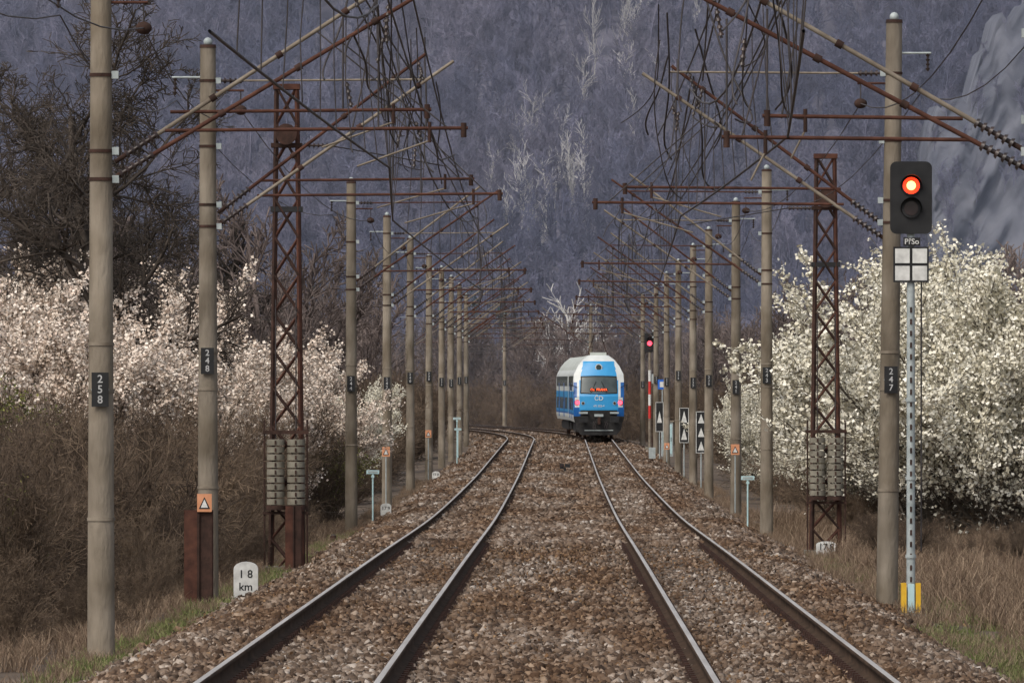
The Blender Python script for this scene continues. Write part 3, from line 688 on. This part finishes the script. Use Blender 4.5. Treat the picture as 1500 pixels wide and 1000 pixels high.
b=B(); x,y=5.15,420; z0=float(groundz(x,y)); b.cyl((x,y,z0),(x,y,H(.1)),.03,.03,'galv',8); b.box((x,y-.04,H(-.1)),(.46,.02,.50),'bluesign'); b.box((x,y-.053,H(-.1)),(.26,.006,.28),'white'); b.make('information_sign')
b=B(); x,y=4.1,372; z0=float(groundz(x,y)); b.cyl((x,y,z0),(x,y,z0+1.15),.03,.03,'rustdark',6)
b.box((x,y,z0+.4),(.3,.3,.5),'galv'); b.make('trackside_box')
b=B(); x,y=.12,320; z0=float(groundz(x,y)); b.cyl((x,y,z0),(x,y,z0+.22),.05,.05,'black',8); b.box((x-.12,y,z0+.28),(.16,.14,.20),'black'); b.box((x+.10,y,z0+.30),(.20,.16,.14),'black'); b.cyl((x-.12,y-.07,z0+.3),(x-.12,y-.09,z0+.3),.05,.05,'lens',10); b.make('dwarf_signal')
b=B(); x,y=-5.3,190; z0=float(groundz(x,y)); b.cyl((x,y,z0-.1),(x,y,z0+.22),.085,.07,'rustdark',9); b.cyl((x,y,z0+.22),(x,y,z0+.26),.07,.04,'bark',9); b.make('cut_stump')

# ------------------------------------------------------------ train
def hwz(z): return float(np.interp(z,[.95,1.2,3.3,3.65,4.1,4.45,4.7],[1.34,1.41,1.41,1.38,1.16,.88,.55]))
def lean(z): return float(np.interp(z,[.95,1.7,2.4,3.6,4.3,4.7],[.10,0,.02,.42,.80,1.25]))
def car(cab,y0,L):
    b=B(); zs=list(np.linspace(.95,4.7,38)); ct=1.0
    sidec=lambda z:'t_white' if z<1.35 else ('t_dblue' if z<1.5 else ('t_blue' if z<2.65 else ('t_white' if z<3.9 else 't_roof')))
    def ys0(z): return (.22+lean(z)) if cab else 0
    for sgn in(-1,1):
        for a,c in zip(zs[:-1],zs[1:]):
            b.add([(sgn*hwz(a),ys0(a),a),(sgn*hwz(c),ys0(c),c),(sgn*hwz(c),L,c),(sgn*hwz(a),L,a)],[(0,1,2,3)],sidec((a+c)/2),False)
    b.add([(-.55,ys0(4.7),4.7),(.55,ys0(4.7),4.7),(.55,L,4.7),(-.55,L,4.7)],[(0,1,2,3)],'t_roof')
    b.add([(-1.34,ys0(.95),.95),(1.34,ys0(.95),.95),(1.34,L,.95),(-1.34,L,.95)],[(0,1,2,3)],'t_dark')
    prof=[(hwz(z),z) for z in zs]+[(-hwz(z),z) for z in zs[::-1]]
    b.add([(p[0],L,p[1]) for p in prof],[tuple(range(len(prof)))],'t_white')
    if not cab: b.add([(p[0],0,p[1]) for p in prof],[tuple(range(len(prof)))[::-1]],'t_white')
    if cab:
        def FY(x,z): return .22*(x/hwz(z))**2+lean(z)
        nt_=44; zz=np.linspace(.95,4.7,90)
        for a,c in zip(zz[:-1],zz[1:]):
            for k in range(nt_):
                t0=-1+2*k/nt_; t1=-1+2*(k+1)/nt_
                q=[(t0*hwz(a),a),(t1*hwz(a),a),(t1*hwz(c),c),(t0*hwz(c),c)]
                xm=abs((q[0][0]+q[1][0]+q[2][0]+q[3][0])/4); zm=(a+c)/2
                glass=(2.58<zm<3.50) and xm<1.02-.04*(zm-2.58)
                if zm<1.30: col='t_dark'
                elif zm<1.62: col='t_dblue' if xm>1.05 else 't_dark'
                elif glass: col='t_glass'
                elif xm<1.06-.16*max(0,zm-3.3)*1.2 and zm<4.35: col='t_blue'
                elif zm<2.35 and xm<1.34: col='t_white' if zm>1.78 else 't_dblue'
                elif zm<3.2 and xm>1.22: col='t_dblue'
                else: col='t_white'
                b.add([(p[0],FY(*p),p[1]) for p in q],[(0,1,2,3)],col,True)
        def rim(pts,r,k):
            P=[(x,FY(x,z)-.012,z) for x,z in pts]; b.path(P+[P[0]],r,k,5)
        rim([(-1.02,2.58),(-.5,2.56),(0,2.55),(.5,2.56),(1.02,2.58),(1.0,3.0),(.98,3.5),(.5,3.52),(0,3.53),(-.5,3.52),(-.98,3.5),(-1.0,3.0)],.03,'black')
        for sx in(-1,1):
            b.cyl((sx*.45,FY(sx*.45,2.6)-.05,2.6),(sx*.15,FY(.15,3.2)-.05,3.25),.014,.014,'black',4)
            b.cyl((sx*1.2,FY(1.2,2.05)-.02,2.05),(sx*1.2,FY(1.2,2.05)+.1,2.05),.16,.16,'t_dark',16)
            b.cyl((sx*1.2,FY(1.2,2.05)-.045,2.05),(sx*1.2,FY(1.2,2.05)-.0,2.05),.125,.125,'tail',16)
            b.cyl((sx*.88,FY(.88,2.02)-.03,2.02),(sx*.88,FY(.88,2.02)+.1,2.02),.10,.10,'galv',14); b.cyl((sx*.88,FY(.88,2.02)-.04,2.02),(sx*.88,FY(.88,2.02),2.02),.07,.07,'lens',12)
            b.cyl((sx*.87,-.32,1.12),(sx*.87,.15,1.12),.10,.13,'t_dark',12); b.box((sx*.87,-.36,1.12),(.52,.06,.36),'t_dark'); b.box((sx*.87,-.394,1.12),(.44,.01,.28),'black')
            b.cyl((sx*1.22,FY(1.2,2.9)-.02,2.9),(sx*1.55,FY(1.2,2.9)-.1,3.05),.02,.02,'black',5); b.box((sx*1.56,.05,2.9),(.09,.12,.34),'black')
            b.box((sx*.87,-.05,1.48),(.5,.16,.10),'galv'); 
        b.box((0,FY(0,2.76)-.012,2.76),(1.0,.03,.17),'black'); b.text('Os  PRAHA',(0,FY(0,2.76)-.032,2.77),.19,'led')
        zc=4.02; yc=FY(0,zc); b.cyl((0,yc-.06,zc),(0,yc+.2,zc),.20,.20,'t_white',18); b.cyl((0,yc-.075,zc),(0,yc+.1,zc),.15,.15,'t_glass',18)
        b.text('ČD',(0,-.012,2.28),.34,'t_white'); b.text('471 052-4',(0,-.012,1.86),.15,'t_white')
        b.box((0,.0,1.34),(.5,.12,.14),'galv')
        b.box((0,-.28,1.05),(.28,.5,.22),'t_dark'); b.box((0,-.56,1.05),(.16,.12,.42),'rustdark')
        for sx in(-.35,-.25,.28,.38): jumper(b,(sx,-.08,1.0),(sx+.05,-.14,.55),.06,.05,random,r=.022)
        b.prism([(-1.3,.95),(1.3,.95),(1.25,.55),(1.0,.24),(-1.0,.24),(-1.25,.55)],.02,.14,'t_dark'); b.box((0,0,.5),(1.6,.05,.05),'galv')
        b.box((0,2.6,4.78),(.9,1.6,.16),'t_roof'); b.cyl((.3,2.0,4.7),(.3,2.0,5.2),.012,.012,'wire',4)
        for (pa,pb) in (((-.55,4.4,4.75),(-.35,5.4,5.35)),((.55,4.4,4.75),(.35,5.4,5.35)),((-.35,5.4,5.35),(-.2,4.5,5.9)),((.35,5.4,5.35),(.2,4.5,5.9)),((-.8,4.5,5.92),(.8,4.5,5.92)),((-.55,4.4,4.78),(.55,4.4,4.78))): b.cyl(pa,pb,.025,.025,'rustdark',6)
    for sgn in(-1,1):
        yv=3.2 if cab else 1.6
        while yv<L-2.2:
            zl,zu=(1.62,2.30),(2.95,3.55)
            if int((yv)/2.1)%5==3:
                b.box((sgn*1.414,yv+.7,2.15),(.02,1.25,2.0),'t_dblue'); b.box((sgn*1.42,yv+.7,2.5),(.03,.5,.9),'t_glass')
            else: b.box((sgn*1.412,yv+.7,sum(zl)/2),(.02,1.5,.68),'t_glass')
            b.box((sgn*1.400,yv+.7,sum(zu)/2),(.045,1.5,.58),'t_glass')
            yv+=2.1
    for yb in(3.8,L-3.8):
        b.box((0,yb,.62),(2.3,2.9,.36),'t_dark')
        for dy in(-1.25,1.25):
            for sx in(-.75,.75): b.cyl((sx-.065,yb+dy,.46),(sx+.065,yb+dy,.46),.46,.46,'rustdark',20)
            b.cyl((-.8,yb+dy,.46),(.8,yb+dy,.46),.08,.08,'t_dark',8)
    b.box((0,L/2,.65),(2.4,L*.5,.55),'t_dark')
    b.box((0,L+.3,2.6),(2.3,.6,3.0),'black')
    return b
root=bpy.data.objects.new('passenger_train',None); scene.collection.objects.link(root)
ya=458.; L=25.6
for i in range(2):
    yb=ya+L; xa=2.05+float(drift(ya+3)); xb=2.05+float(drift(yb-3)); ang=math.atan2(-(xb-xa),L-6)
    o=car(i==0,0,L).make('carriage'); xs=xa-(xb-xa)*3/(L-6)
    o.location=(xs,ya,float(railz(ya+10))); o.rotation_euler=(0,0,ang); o.parent=root; ya=yb+.7

# ------------------------------------------------------------ valley haze (real scattering volume)
b=B(); b.box((0,930,78),(340,860,170),'black'); mist=b.make('valley_haze')
mm=bpy.data.materials.new('haze'); mm.use_nodes=True; nt=mm.node_tree; nt.nodes.clear()
out=nt.nodes.new('ShaderNodeOutputMaterial'); vs=nt.nodes.new('ShaderNodeVolumeScatter'); vs.inputs['Density'].default_value=.00020; vs.inputs['Color'].default_value=(.70,.79,1,1)
nt.links.new(vs.outputs[0],out.inputs['Volume']); mist.data.materials.clear(); mist.data.materials.append(mm)

# ------------------------------------------------------------ light, world, camera
w=bpy.data.worlds.new('World'); scene.world=w; w.use_nodes=True; nt=w.node_tree
bg=nt.nodes['Background']; sky=nt.nodes.new('ShaderNodeTexSky'); sky.sky_type='NISHITA'; sky.sun_disc=False
el,az=math.radians(48),math.radians(215)
sky.sun_elevation=el; sky.sun_rotation=az; sky.air_density=1.0; sky.dust_density=4.0; sky.ozone_density=1.0
hs=nt.nodes.new('ShaderNodeHueSaturation'); hs.inputs['Saturation'].default_value=.45
nt.links.new(sky.outputs[0],hs.inputs['Color']); nt.links.new(hs.outputs[0],bg.inputs['Color']); bg.inputs['Strength'].default_value=.15
sl=bpy.data.lights.new('sun','SUN'); sl.energy=1.4; sl.angle=math.radians(25); sl.color=(1,.92,.80)
so=bpy.data.objects.new('sun',sl); scene.collection.objects.link(so)
dirv=Vector((math.sin(az)*math.cos(el),math.cos(az)*math.cos(el),math.sin(el)))
so.rotation_euler=dirv.to_track_quat('Z','Y').to_euler()
cam=bpy.data.cameras.new('camera'); co=bpy.data.objects.new('camera',cam); scene.collection.objects.link(co); scene.camera=co
co.location=(0,0,CAMZ); co.rotation_euler=(math.radians(90),0,0)
cam.sensor_width=36; cam.lens=36*FPX/1500; cam.shift_x=-73/1500; cam.shift_y=60/1500; cam.clip_start=1; cam.clip_end=20000
scene.view_settings.view_transform='Standard'; scene.view_settings.look='None'; scene.view_settings.exposure=0
print('objs',len(scene.objects))
